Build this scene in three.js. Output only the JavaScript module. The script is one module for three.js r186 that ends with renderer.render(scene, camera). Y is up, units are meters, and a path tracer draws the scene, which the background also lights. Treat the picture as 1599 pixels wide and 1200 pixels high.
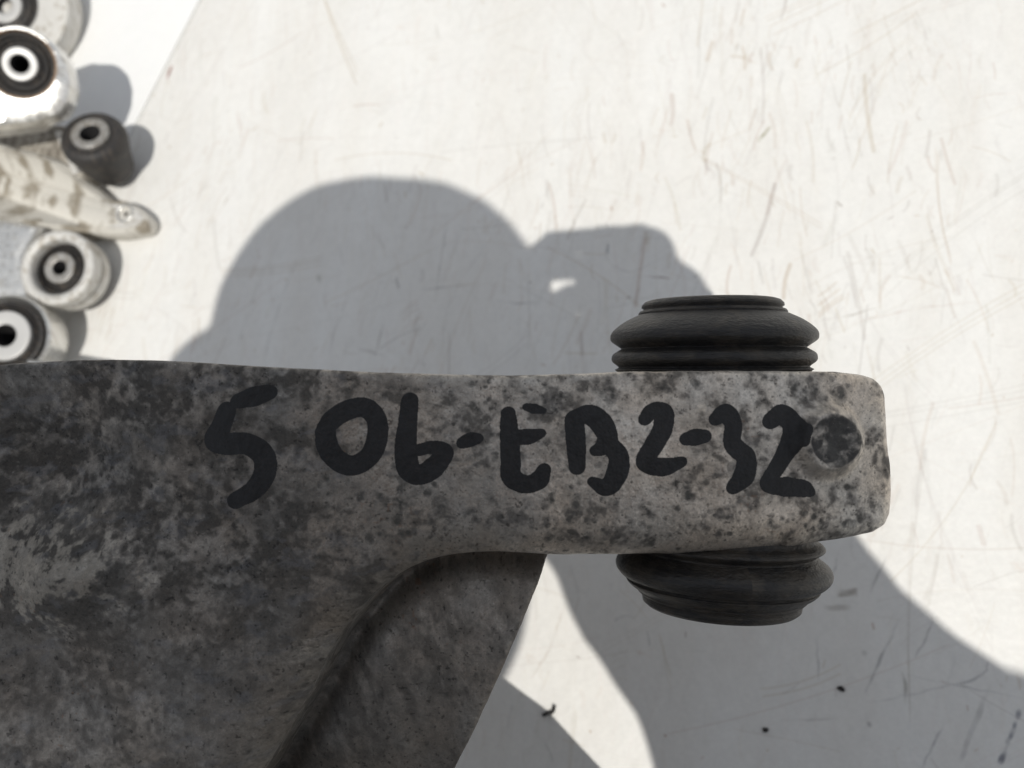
import * as THREE from 'three';
import { RoundedBoxGeometry } from 'three/addons/geometries/RoundedBoxGeometry.js';
import { mergeGeometries, toCreasedNormals } from 'three/addons/utils/BufferGeometryUtils.js';

// ---------------------------------------------------------------- camera, sky, sun, exposure
const F = 1255;                                   // focal length of the lens in pixels of the 1600 x 1200 photograph
const HEIGHT = 0.423;                             // lens above the table, metres
const scene = new THREE.Scene();
const camera = new THREE.PerspectiveCamera(2 * Math.atan(600 / F) * 180 / Math.PI, 4 / 3, 0.01, 60);
const nadir = new THREE.Vector3((1150 - 800) / F, (600 - 900) / F, -1).normalize();   // straight down, in the lens's own axes
const Yc = nadir.clone().negate();
const Zc = new THREE.Vector3(0, 1, 0).addScaledVector(Yc, -Yc.y).normalize().negate();
const Xc = new THREE.Vector3().crossVectors(Yc, Zc);
const ROT = new THREE.Matrix4().set(Xc.x, Xc.y, Xc.z, 0, Yc.x, Yc.y, Yc.z, 0, Zc.x, Zc.y, Zc.z, 0, 0, 0, 0, 1);
const QUAT = new THREE.Quaternion().setFromRotationMatrix(ROT);
camera.quaternion.copy(QUAT);
camera.position.set(0, HEIGHT, 0);
camera.focus = 0.255;
camera.userData.fStop = 8.5;
scene.add(camera);

const ANTI = new THREE.Vector2((930 - 800) / F, (600 - 430) / F);   // the way the sunlight travels
const sunDir = new THREE.Vector3(-ANTI.x, -ANTI.y, 1).normalize().applyQuaternion(QUAT);
const sun = new THREE.DirectionalLight(new THREE.Color(1, 0.968, 0.905), 4.0);
sun.position.copy(sunDir).multiplyScalar(3);
sun.castShadow = true;
sun.shadow.mapSize.set(4096, 4096);
sun.shadow.camera.left = sun.shadow.camera.bottom = -1.2; sun.shadow.camera.right = sun.shadow.camera.top = 1.2;
sun.shadow.camera.near = 0.5; sun.shadow.camera.far = 6;
scene.add(sun, sun.target);

const SKY = 0.82;
{
  const W = 512, H = 256, d = new Float32Array(W * H * 4);
  for (let j = 0; j < H; j++) for (let i = 0; i < W; i++) {
    const el = ((j + 0.5) / H - 0.5) * Math.PI, az = ((i + 0.5) / W - 0.5) * 2 * Math.PI;
    const v = [Math.cos(el) * Math.cos(az), Math.sin(el), Math.cos(el) * Math.sin(az)];
    const up = Math.max(0, v[1]), m = Math.pow(1 - up, 1.9);
    const cs = v[0] * sunDir.x + v[1] * sunDir.y + v[2] * sunDir.z;
    const glow = 0.35 * Math.pow(Math.max(0, cs), 10);
    const hor = [0.96, 0.955, 0.95], zen = [0.6, 0.65, 0.74];
    for (let c = 0; c < 3; c++) {
      let L = zen[c] * (1 - m) + hor[c] * m + glow * [1, 0.97, 0.9][c];
      if (v[1] < 0) L = hor[c] * 0.45;
      d[(j * W + i) * 4 + c] = L * SKY;
    }
    d[(j * W + i) * 4 + 3] = 1;
  }
  const t = new THREE.DataTexture(d, W, H, THREE.RGBAFormat, THREE.FloatType);
  t.mapping = THREE.EquirectangularReflectionMapping; t.minFilter = t.magFilter = THREE.LinearFilter; t.needsUpdate = true;
  scene.background = t; scene.environment = t;
}
const renderer = new THREE.WebGLRenderer({ antialias: true });
renderer.toneMapping = THREE.LinearToneMapping;
renderer.toneMappingExposure = 0.7;
renderer.shadowMap.enabled = true;
renderer.shadowMap.type = THREE.PCFSoftShadowMap;

// ---------------------------------------------------------------- helpers
function rng(seed) { let a = seed >>> 0; return () => { a = (a + 0x6D2B79F5) >>> 0; let t = Math.imul(a ^ (a >>> 15), 1 | a); t = (t + Math.imul(t ^ (t >>> 7), 61 | t)) ^ t; return ((t ^ (t >>> 14)) >>> 0) / 4294967296; }; }
function hash3(x, y, z) { let h = Math.imul(x, 374761393) ^ Math.imul(y, 668265263) ^ Math.imul(z, 1274126177); h = Math.imul(h ^ (h >>> 13), 1274126177); return ((h ^ (h >>> 16)) >>> 0) / 4294967295; }
function noise3(x, y, z) {                        // value noise, -1 .. 1
  const xi = Math.floor(x), yi = Math.floor(y), zi = Math.floor(z);
  let u = x - xi, v = y - yi, w = z - zi; u = u * u * (3 - 2 * u); v = v * v * (3 - 2 * v); w = w * w * (3 - 2 * w);
  const l = (a, b, t) => a + (b - a) * t;
  return 2 * l(l(l(hash3(xi, yi, zi), hash3(xi + 1, yi, zi), u), l(hash3(xi, yi + 1, zi), hash3(xi + 1, yi + 1, zi), u), v),
    l(l(hash3(xi, yi, zi + 1), hash3(xi + 1, yi, zi + 1), u), l(hash3(xi, yi + 1, zi + 1), hash3(xi + 1, yi + 1, zi + 1), u), v), w) - 1;
}
function noise2(x, y, s) {
  const xi = Math.floor(x), yi = Math.floor(y);
  let u = x - xi, v = y - yi; u = u * u * (3 - 2 * u); v = v * v * (3 - 2 * v);
  const a = hash3(xi, yi, s), b = hash3(xi + 1, yi, s), c = hash3(xi, yi + 1, s), d = hash3(xi + 1, yi + 1, s);
  return 2 * (a + (b - a) * u + (c - a + (a - b - c + d) * u) * v) - 1;
}
function fbm(x, y, s, n = 4) { let a = 0, k = 0.5; for (let i = 0; i < n; i++) { a += k * noise2(x, y, s + i * 17); x = x * 2.03 + 7.1; y = y * 2.03 + 3.7; k *= 0.5; } return a; }
const clamp = (x, a = 0, b = 1) => Math.min(b, Math.max(a, x));
const step = (a, b, x) => { const t = clamp((x - a) / (b - a)); return t * t * (3 - 2 * t); };
const mix = (a, b, t) => a + (b - a) * t;
const srgb = (l) => 255 * (l <= 0.0031308 ? 12.92 * l : 1.055 * Math.pow(l, 1 / 2.4) - 0.055);

const camPoint = (x, y, z) => new THREE.Vector3(x, y, z).applyQuaternion(QUAT).add(camera.position);   // from the lens's axes to the world
function onPlane(px, py, h = 0) {                  // where the sight line of a photograph point meets the level h above the table
  const d = new THREE.Vector3((px - 800) / F, (600 - py) / F, -1).applyQuaternion(QUAT);
  return d.multiplyScalar((h - HEIGHT) / d.y).add(camera.position);
}
function tableDepth(px, py) { const d = new THREE.Vector3((px - 800) / F, (600 - py) / F, -1); return HEIGHT / d.dot(nadir); }
function caster(px, py, back) {                    // lens-axes point whose shadow falls on the table at photograph point px, py
  const u = (px - 800) / F, v = (600 - py) / F, Z = tableDepth(px, py);
  return new THREE.Vector3(Z * (u - ANTI.x) - back * ANTI.x, Z * (v - ANTI.y) - back * ANTI.y, back);
}

function texture(W, H, fn, color = true, wrap = true) {   // fn(i, j) -> [r, g, b] linear (colour) or 0..1 (data)
  const d = new Uint8Array(W * H * 4);
  for (let j = 0; j < H; j++) for (let i = 0; i < W; i++) {
    const c = fn(i, j), k = (j * W + i) * 4;
    for (let q = 0; q < 3; q++) d[k + q] = clamp(color ? srgb(clamp(c[q])) : c[q] * 255, 0, 255);
    d[k + 3] = 255;
  }
  const t = new THREE.DataTexture(d, W, H, THREE.RGBAFormat);
  if (color) t.colorSpace = THREE.SRGBColorSpace;
  if (wrap) t.wrapS = t.wrapT = THREE.MirroredRepeatWrapping;
  t.magFilter = THREE.LinearFilter; t.minFilter = THREE.LinearMipmapLinearFilter; t.generateMipmaps = true; t.anisotropy = 8; t.needsUpdate = true;
  return t;
}
const used = {};
function numbered(name) { const n = used[name] = (used[name] ?? -1) + 1; return n ? name + '_' + String(n).padStart(3, '0') : name; }
function shade(o) { o.traverse((m) => { if (m.isMesh) { m.castShadow = true; m.receiveShadow = true; } }); return o; }
function thing(name, label, category, pos, group) {
  const o = new THREE.Group(); o.name = numbered(name); if (pos) o.position.copy(pos); if (pos?.q) o.quaternion.copy(pos.q);
  o.userData = { label, category }; if (group) o.userData.group = group;
  scene.add(o); return o;
}
function part(parent, name, geo, mat, label) {
  const m = new THREE.Mesh(geo, mat); m.name = name; if (label) m.userData.label = label;
  parent.add(m); m.castShadow = m.receiveShadow = true; return m;
}
function structure(name, geo, mat) { const m = new THREE.Mesh(geo, mat); m.name = name; m.userData.kind = 'structure'; m.receiveShadow = m.castShadow = true; scene.add(m); return m; }

// a surface through the zero of a signed distance field
function surface(lo, hi, cell, f, uvOf) {
  const n = [0, 1, 2].map((k) => Math.ceil((hi[k] - lo[k]) / cell) + 1), [nx, ny, nz] = n;
  const val = new Float32Array(nx * ny * nz), at = (i, j, k) => (i * ny + j) * nz + k;
  for (let i = 0; i < nx; i++) for (let j = 0; j < ny; j++) for (let k = 0; k < nz; k++) val[at(i, j, k)] = f(lo[0] + i * cell, lo[1] + j * cell, lo[2] + k * cell);
  const id = new Int32Array(nx * ny * nz).fill(-1), pos = [], idx = [];
  const C = [[0, 0, 0], [1, 0, 0], [0, 1, 0], [1, 1, 0], [0, 0, 1], [1, 0, 1], [0, 1, 1], [1, 1, 1]], E = [[0, 1], [2, 3], [4, 5], [6, 7], [0, 2], [1, 3], [4, 6], [5, 7], [0, 4], [1, 5], [2, 6], [3, 7]];
  for (let i = 0; i < nx - 1; i++) for (let j = 0; j < ny - 1; j++) for (let k = 0; k < nz - 1; k++) {
    let s = 0; const v = [];
    for (let c = 0; c < 8; c++) { v[c] = val[at(i + C[c][0], j + C[c][1], k + C[c][2])]; if (v[c] < 0) s++; }
    if (s === 0 || s === 8) continue;
    let m = 0, x = 0, y = 0, z = 0;
    for (const [a, b] of E) if ((v[a] < 0) !== (v[b] < 0)) {
      const t = v[a] / (v[a] - v[b]); m++;
      x += C[a][0] + (C[b][0] - C[a][0]) * t; y += C[a][1] + (C[b][1] - C[a][1]) * t; z += C[a][2] + (C[b][2] - C[a][2]) * t;
    }
    id[at(i, j, k)] = pos.length / 3;
    pos.push(lo[0] + (i + x / m) * cell, lo[1] + (j + y / m) * cell, lo[2] + (k + z / m) * cell);
  }
  const quad = (a, b, c, d, flip) => { if (a < 0 || b < 0 || c < 0 || d < 0) return; flip ? idx.push(a, c, b, a, d, c) : idx.push(a, b, c, a, c, d); };
  for (let i = 1; i < nx - 1; i++) for (let j = 1; j < ny - 1; j++) for (let k = 1; k < nz - 1; k++) {
    const s = val[at(i, j, k)] < 0;
    if (s !== val[at(i + 1, j, k)] < 0) quad(id[at(i, j - 1, k - 1)], id[at(i, j, k - 1)], id[at(i, j, k)], id[at(i, j - 1, k)], !s);
    if (s !== val[at(i, j + 1, k)] < 0) quad(id[at(i - 1, j, k - 1)], id[at(i - 1, j, k)], id[at(i, j, k)], id[at(i, j, k - 1)], !s);
    if (s !== val[at(i, j, k + 1)] < 0) quad(id[at(i - 1, j - 1, k)], id[at(i, j - 1, k)], id[at(i, j, k)], id[at(i - 1, j, k)], !s);
  }
  const P = new Float32Array(pos), N = new Float32Array(P.length), U = new Float32Array(P.length / 3 * 2), e = cell * 0.6;
  for (let q = 0; q < P.length; q += 3) {
    const x = P[q], y = P[q + 1], z = P[q + 2];
    let a = f(x + e, y, z) - f(x - e, y, z), b = f(x, y + e, z) - f(x, y - e, z), c = f(x, y, z + e) - f(x, y, z - e); const l = Math.hypot(a, b, c) || 1; a /= l; b /= l; c /= l;
    N[q] = a; N[q + 1] = b; N[q + 2] = c;
    const uv = uvOf ? uvOf(x, y, z, a, b, c) : [x + a * z, y + b * z]; U[q / 3 * 2] = uv[0]; U[q / 3 * 2 + 1] = uv[1];
  }
  const g = new THREE.BufferGeometry();
  g.setAttribute('position', new THREE.BufferAttribute(P, 3)); g.setAttribute('normal', new THREE.BufferAttribute(N, 3)); g.setAttribute('uv', new THREE.BufferAttribute(U, 2));
  g.setIndex(idx); return g;
}
const smin = (a, b, k) => { const h = Math.max(k - Math.abs(a - b), 0) / k; return Math.min(a, b) - h * h * k * 0.25; };
function spline(points, n, closed) { return new THREE.CatmullRomCurve3(points.map((p) => new THREE.Vector3(p[0], p[1], 0)), closed, 'centripetal').getPoints(n).map((p) => [p.x, p.y]); }
function polySDF(poly) {
  const n = poly.length, xs = Float64Array.from(poly, (p) => p[0]), ys = Float64Array.from(poly, (p) => p[1]);
  return (x, y) => {
    let d = 1e9, s = 1;
    for (let i = 0, j = n - 1; i < n; j = i++) {
      const ex = xs[j] - xs[i], ey = ys[j] - ys[i], wx = x - xs[i], wy = y - ys[i], t = clamp((wx * ex + wy * ey) / (ex * ex + ey * ey));
      const bx = wx - ex * t, by = wy - ey * t; d = Math.min(d, bx * bx + by * by);
      const a = y >= ys[i], b = y < ys[j], c = ex * wy > ey * wx;
      if ((a && b && c) || (!a && !b && !c)) s = -s;
    }
    return s * Math.sqrt(d);
  };
}
function capsule(ax, ay, az, ra, bx, by, bz, rb) {
  const dx = bx - ax, dy = by - ay, dz = bz - az, L = dx * dx + dy * dy + dz * dz;
  return (x, y, z) => { const t = L ? clamp(((x - ax) * dx + (y - ay) * dy + (z - az) * dz) / L) : 0; return Math.hypot(x - ax - dx * t, y - ay - dy * t, z - az - dz * t) - (ra + (rb - ra) * t); };
}

// ---------------------------------------------------------------- the table: white worn board, second board beyond the seam
const TS = 1.0, T0 = onPlane(0, 0).lerp(onPlane(1599, 0), 0.5);   // the patch of board that carries the marks
const corners = [[0, 0], [1599, 0], [0, 1200], [1599, 1200]].map((p) => onPlane(...p));
const TX = Math.min(...corners.map((c) => c.x)) - 0.03, TZ = Math.min(...corners.map((c) => c.z)) - 0.03;
const seamA = onPlane(312, 0), seamB = onPlane(178, 258);
const seamDir = seamB.clone().sub(seamA).normalize(), seamNormal = new THREE.Vector3(-seamDir.z, 0, seamDir.x);   // across the seam
if (seamNormal.x < 0) seamNormal.negate();
{
  const N = 2048, cv = document.createElement('canvas'); cv.width = cv.height = N;
  const g = cv.getContext('2d'); g.fillStyle = '#fff'; g.fillRect(0, 0, N, N);
  const r = rng(11), k = N / TS;
  g.lineCap = 'round';
  const tex = (p) => [(p.x - TX) * k, (p.z - TZ) * k];
  const tans = ['146,108,70', '150,124,84', '118,104,96', '140,98,76', '112,100,92', '150,122,92'];
  function scratch(pts, w, alpha, col) {
    g.strokeStyle = 'rgba(' + col + ',' + alpha + ')'; g.lineWidth = w; g.beginPath(); g.moveTo(pts[0][0], pts[0][1]);
    if (pts.length === 2) g.lineTo(...pts[1]);
    else { for (let i = 1; i < pts.length - 1; i++) { const m = i === pts.length - 2 ? pts[i + 1] : [(pts[i][0] + pts[i + 1][0]) / 2, (pts[i][1] + pts[i + 1][1]) / 2]; g.quadraticCurveTo(pts[i][0], pts[i][1], m[0], m[1]); } }
    g.stroke();
  }
  // soft rubbed streaks running mostly one way
  const sees = (x, z) => 1;
  for (let i = 0; i < 11000; i++) {
    const x = r() * N, y = r() * N, a = Math.PI / 2 + (r() - 0.42) * 0.75, L = 10 + 90 * r() * r(), bend = (r() - 0.5) * 12;
    const dense = clamp(0.55 + 0.9 * fbm(x / 260, y / 260, 5, 3));
    scratch([[x, y], [x + Math.cos(a) * L / 2 + bend, y + Math.sin(a) * L / 2], [x + Math.cos(a) * L, y + Math.sin(a) * L]], 0.8 + 5 * r() * r(), (0.055 + 0.18 * r() ** 3) * dense, tans[Math.floor(r() * 6)]);
  }
  // fine scratches in every direction, bundles of near-parallel ones
  for (let i = 0; i < 1500; i++) {
    const x = r() * N, y = r() * N, a = r() < 0.5 ? (r() - 0.5) * 0.9 - 0.25 : r() * Math.PI, L = 20 + 260 * r() ** 3, bend = (r() - 0.5) * 0.25 * L, w = 0.6 + 0.8 * r();
    const n = r() < 0.2 ? 2 + Math.floor(r() * 3) : 1, al = 0.05 + 0.22 * r() ** 2, c = tans[Math.floor(r() * 6)];
    for (let q = 0; q < n; q++) { const o = q * (3 + 5 * r()); scratch([[x + o * 0.4, y + o], [x + Math.cos(a) * L / 2 - Math.sin(a) * bend, y + o + Math.sin(a) * L / 2 + Math.cos(a) * bend], [x + Math.cos(a) * L, y + o * 1.3 + Math.sin(a) * L]], w, al, c); }
  }
  for (let i = 0; i < 70; i++) {                 // scuffed places where many short rubs lie together
    const cx = r() * N, cy = r() * N, R = 20 + 90 * r(), a0 = Math.PI / 2 + (r() - 0.45) * 0.9, m = 10 + 40 * r();
    for (let q = 0; q < m; q++) { const x = cx + R * (r() + r() - 1), y = cy + R * 1.6 * (r() + r() - 1), a = a0 + (r() - 0.5) * 0.4, L = 5 + 34 * r() ** 2; scratch([[x, y], [x + Math.cos(a) * L, y + Math.sin(a) * L]], 0.8 + 2.4 * r() ** 2, 0.05 + 0.13 * r() ** 2, tans[Math.floor(r() * 6)]); }
  }
  // specks and short dark nicks
  for (let i = 0; i < 900; i++) { const x = r() * N, y = r() * N, a = r() * 6.3, L = 1 + 7 * r() ** 2; scratch([[x, y], [x + Math.cos(a) * L, y + Math.sin(a) * L]], 0.8 + 1.3 * r(), 0.12 + 0.35 * r() ** 2, tans[Math.floor(r() * 6)]); }
  for (let i = 0; i < 60; i++) { const x = r() * N, y = r() * N; for (let q = 0; q < 12; q++) if (q % 2) scratch([[x + 18 * (r() - 0.5), y + 10 * (r() - 0.5)], [x + 24 * (r() - 0.5), y + 12 * (r() - 0.5)]], 2.5, 0.035, tans[Math.floor(r() * 2)]); }
  // the marks one can find in the photograph
  let ms = 0;
  const mark = (pts, w, alpha, col = '100,84,70') => {       // a scratch that starts and ends thin and skips over the grain
    const c = new THREE.CatmullRomCurve3(pts.map((p) => { const q = tex(onPlane(...p)); return new THREE.Vector3(q[0], q[1], 0); }), false, 'centripetal'), L = c.getLength(), n = Math.max(2, Math.ceil(L / 2)); ms += 31;
    for (let i = 0; i < n; i++) {
      const t = (i + 0.5) / n, a = c.getPoint(i / n), b = c.getPoint((i + 1) / n), taper = L < 30 ? 1 : Math.pow(Math.sin(Math.PI * clamp(t, 0.02, 0.98)), 0.6), q = clamp(0.62 + 0.9 * fbm(t * L / 14, ms, 700, 3), 0.05, 1.2);
      const jx = 0.8 * noise2(t * L / 6, ms, 701), jy = 0.8 * noise2(t * L / 6, ms, 702);
      scratch([[a.x + jx, a.y + jy], [b.x + jx, b.y + jy]], w * (0.45 + 0.5 * taper) * (0.8 + 0.4 * q), alpha * 0.34 * q * (0.4 + 0.6 * taper), col);
    }
  };
  mark([[1283, 60], [1299, 124], [1324, 225], [1333, 285]], 1.6, 0.3); mark([[1125, 90], [1127, 129], [1150, 202], [1189, 261]], 1.2, 0.3);
  mark([[1389, 96], [1440, 91], [1487, 82]], 1, 0.42, '130,80,64'); mark([[1515, 152], [1599, 143]], 1.2, 0.4, '130,80,64'); mark([[1518, 60], [1515, 110], [1510, 172]], 1.2, 0.25, '130,80,64');
  mark([[1268, 503], [1330, 492], [1389, 475]], 1.4, 0.5); mark([[1397, 430], [1440, 438], [1487, 456]], 1.1, 0.35, '140,96,60'); mark([[1240, 530], [1420, 485], [1599, 465]], 1.2, 0.3, '130,80,60');
  mark([[1184, 221], [1203, 199]], 3.4, 0.5, '110,104,60'); mark([[1023, 92], [1055, 107]], 1.3, 0.35); mark([[1143, 88], [1166, 90]], 3, 0.3, '150,118,84'); mark([[1135, 87], [1195, 101]], 2, 0.2, '150,118,84');
  mark([[1320, 215], [1365, 214]], 1, 0.3); mark([[1552, 193], [1580, 199]], 1.2, 0.55); mark([[1410, 118], [1470, 120]], 1.2, 0.35);
  mark([[920, 295], [990, 306]], 2.2, 0.2, '140,130,90'); mark([[1005, 432], [1046, 435]], 1.6, 0.6, '96,70,66'); mark([[1086, 430], [1087, 432]], 2.4, 0.8, '50,46,40');
  mark([[1404, 968], [1380, 1022], [1352, 1083]], 2.6, 0.5, '60,58,64'); mark([[1346, 1099], [1433, 1083], [1535, 1054], [1545, 1035]], 2.3, 0.5, '56,54,62'); mark([[1416, 1054], [1470, 1066], [1599, 1092]], 1.4, 0.35, '60,58,64');
  mark([[1410, 1049], [1416, 1075], [1413, 1106]], 3, 0.5, '70,64,54'); for (let q = 0; q < 7; q++) mark([[1310 + 3 * r(), 922 + q * 1.7], [1334 + 5 * r(), 919 + q * 1.7]], 2.6, 0.4, '110,100,90'); mark([[1336, 921], [1339, 932]], 3, 0.4, '60,54,50'); mark([[1290, 950], [1325, 949]], 5, 0.22, '92,80,70');
  mark([[1276, 993], [1279, 1063]], 2, 0.4, '60,60,64'); mark([[1459, 972], [1430, 1028]], 2, 0.4, '60,58,64'); mark([[1548, 1070], [1500, 1190]], 5, 0.22, '70,68,74'); mark([[1475, 1130], [1440, 1199]], 2.2, 0.45, '60,58,70');
  for (let i = 0; i < 9; i++) { const t = i / 9; mark([[1593 - 30 * t, 1112 + 80 * t], [1590 - 30 * t, 1120 + 80 * t]], 2 + 2.5 * r(), 0.55, '44,46,66'); }
  mark([[961, 971], [966, 966], [975, 962], [992, 966]], 1.6, 0.6, '56,56,60'); mark([[1009, 982], [1016, 1010]], 1.6, 0.45, '56,56,60'); mark([[1385, 870], [1355, 935]], 2.4, 0.35, '64,62,66'); mark([[1312, 858], [1300, 905]], 1.6, 0.4, '64,62,66');
  mark([[1349, 1019], [1351, 1021]], 5, 0.5, '50,46,40'); mark([[1314, 1075], [1318, 1077]], 4.5, 0.7, '36,34,34'); mark([[1357, 1131], [1359, 1134]], 4, 0.6, '40,38,38'); mark([[1220, 1125], [1310, 1123]], 1.8, 0.35, '70,58,56');
  mark([[497, 430], [500, 440]], 6, 0.3, '84,78,72'); mark([[619, 432], [622, 450]], 3.4, 0.5, '64,60,58'); mark([[655, 452], [690, 450], [725, 445]], 2.2, 0.45, '74,70,72'); mark([[775, 470], [810, 474], [880, 471]], 2.2, 0.35, '80,74,74');
  mark([[544, 462], [530, 500], [515, 540]], 2.6, 0.3, '84,78,72'); mark([[600, 500], [585, 560]], 2.6, 0.3, '84,78,72'); mark([[940, 380], [952, 410], [985, 425], [1020, 410]], 1.5, 0.35, '74,72,76'); mark([[950, 382], [949, 396]], 2.2, 0.5, '60,66,80');
  mark([[700, 340], [690, 400], [680, 470]], 3, 0.22, '84,78,72'); mark([[760, 380], [700, 480], [690, 560]], 1.8, 0.28, '84,78,76'); mark([[560, 545], [600, 556]], 4, 0.25, '84,78,72'); mark([[659, 566], [664, 572]], 3, 0.6, '60,50,44');
  mark([[420, 400], [390, 480], [370, 550]], 3, 0.18, '84,80,72'); mark([[470, 390], [440, 470], [410, 560]], 2.6, 0.2, '84,80,72'); mark([[900, 1025], [905, 1028]], 3, 0.6, '66,48,36'); mark([[880, 950], [860, 1010], [830, 1060]], 2.4, 0.25, '120,92,66');
  mark([[905, 930], [890, 985]], 1.8, 0.3, '120,92,66'); mark([[850, 1155], [865, 1190]], 2, 0.25, '70,68,70'); mark([[800, 1100], [790, 1150]], 3, 0.2, '70,68,70'); mark([[260, 123], [268, 105]], 4.5, 0.75, '112,48,36'); mark([[264, 118], [268, 108]], 2, 0.6, '60,24,20');
  const px = g.getImageData(0, 0, N, N).data;
  const map = texture(N, N, (i, j) => {
    const q = (j * N + i) * 4;
    const grain = 1 + 0.03 * noise2(i / 2.3, j / 2.3, 3) + 0.02 * noise2(i / 7, j / 9, 4) + 0.03 * fbm(i / 90, j / 120, 8, 3);
    const rub = clamp(0.5 + 1.3 * fbm(i / 40, j / 150, 9, 5)) * 0.05;                                   // patches rubbed grey and tan
    const b = [0.80, 0.79, 0.76];
    return [0, 1, 2].map((c) => b[c] * Math.pow(px[q + c] / 255, 2.0) * grain * (1 - rub * [0.8, 1, 1.25][c]));
  });
  const bump = texture(1024, 1024, (i, j) => { const q = ((j * 2) * N + i * 2) * 4; const h = 0.5 + 0.16 * noise2(i / 2.2, j / 2.2, 31) + 0.2 * noise2(i / 9, j / 9, 32) - 0.4 * (1 - px[q + 1] / 255); return [h, h, h]; }, false);
  const rough = texture(1024, 1024, (i, j) => { const q = ((j * 2) * N + i * 2) * 4; const h = 0.42 + 0.08 * fbm(i / 30, j / 60, 41, 4) + 0.35 * (1 - px[q + 1] / 255); return [h, h, h]; }, false);
  const mat = new THREE.MeshStandardMaterial({ name: 'worn_white_board', map, bumpMap: bump, bumpScale: 0.00025, roughnessMap: rough, roughness: 1 });
  // board outline on the table: right of the seam, down to the edge where the photographer stands
  const nearZ = onPlane(800, 1200).z + 0.12;
  const onSeam = (z) => { const t = (z - seamA.z) / seamDir.z; return seamA.x + seamDir.x * t; };
  function board(poly, top, thick, m, name) {
    const s = new THREE.Shape(poly.map((p) => new THREE.Vector2(p[0], -p[1])));
    const geo = new THREE.ExtrudeGeometry(s, { depth: thick - 0.002, bevelEnabled: true, bevelThickness: 0.001, bevelSize: 0.001, bevelSegments: 2, steps: 1 });
    geo.rotateX(-Math.PI / 2); geo.translate(0, top - thick + 0.001, 0);
    const p = geo.attributes.position, uv = geo.attributes.uv;
    for (let i = 0; i < p.count; i++) uv.setXY(i, (p.getX(i) - TX) / TS, (p.getZ(i) - TZ) / TS);
    return structure(name, geo, m);
  }
  const zFar = -1.4, gap = 0.0016;
  board([[onSeam(nearZ) + gap, nearZ], [1.1, nearZ], [1.1, zFar], [onSeam(zFar) + gap, zFar]], 0, 0.018, mat, 'table_board');
  const plain = mat.clone(); plain.name = 'clean_white_board';
  plain.map = texture(512, 512, (i, j) => { const v = 1 + 0.015 * fbm(i / 30, j / 50, 77, 4) + 0.01 * noise2(i / 2, j / 2, 78); return [0.88 * v, 0.878 * v, 0.865 * v]; });
  plain.roughnessMap = null; plain.roughness = 0.38; plain.bumpScale = 0.0001;
  board([[onSeam(nearZ) - gap, nearZ], [onSeam(zFar) - gap, zFar], [-1.7, zFar], [-1.7, nearZ]], 0.0004, 0.018, plain, 'table_board_beyond_seam');
  // the packing that fills the seam from below
  const a = new THREE.Vector3(onSeam(nearZ), -0.004, nearZ), b = new THREE.Vector3(onSeam(zFar), -0.004, zFar), L = a.distanceTo(b);
  const strip = new THREE.BoxGeometry(0.012, 0.004, L - 0.01); strip.rotateY(Math.atan2(b.x - a.x, b.z - a.z)); strip.translate((a.x + b.x) / 2, -0.0036, (a.z + b.z) / 2);
  structure('seam_strip', strip, new THREE.MeshStandardMaterial({ name: 'grey_seam', color: new THREE.Color(0.5, 0.5, 0.47), roughness: 0.8 }));
  const ground = new THREE.PlaneGeometry(60, 60); ground.rotateX(-Math.PI / 2); ground.translate(0, -0.78, 0);
  const gm = texture(512, 512, (i, j) => { const v = 0.2 + 0.05 * fbm(i / 20, j / 20, 90, 5) + 0.02 * noise2(i, j, 91); return [v, v * 0.98, v * 0.94]; }); gm.repeat.set(40, 40);
  structure('ground', ground, new THREE.MeshStandardMaterial({ name: 'yard_concrete', map: gm, roughness: 0.95 }));
}

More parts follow.
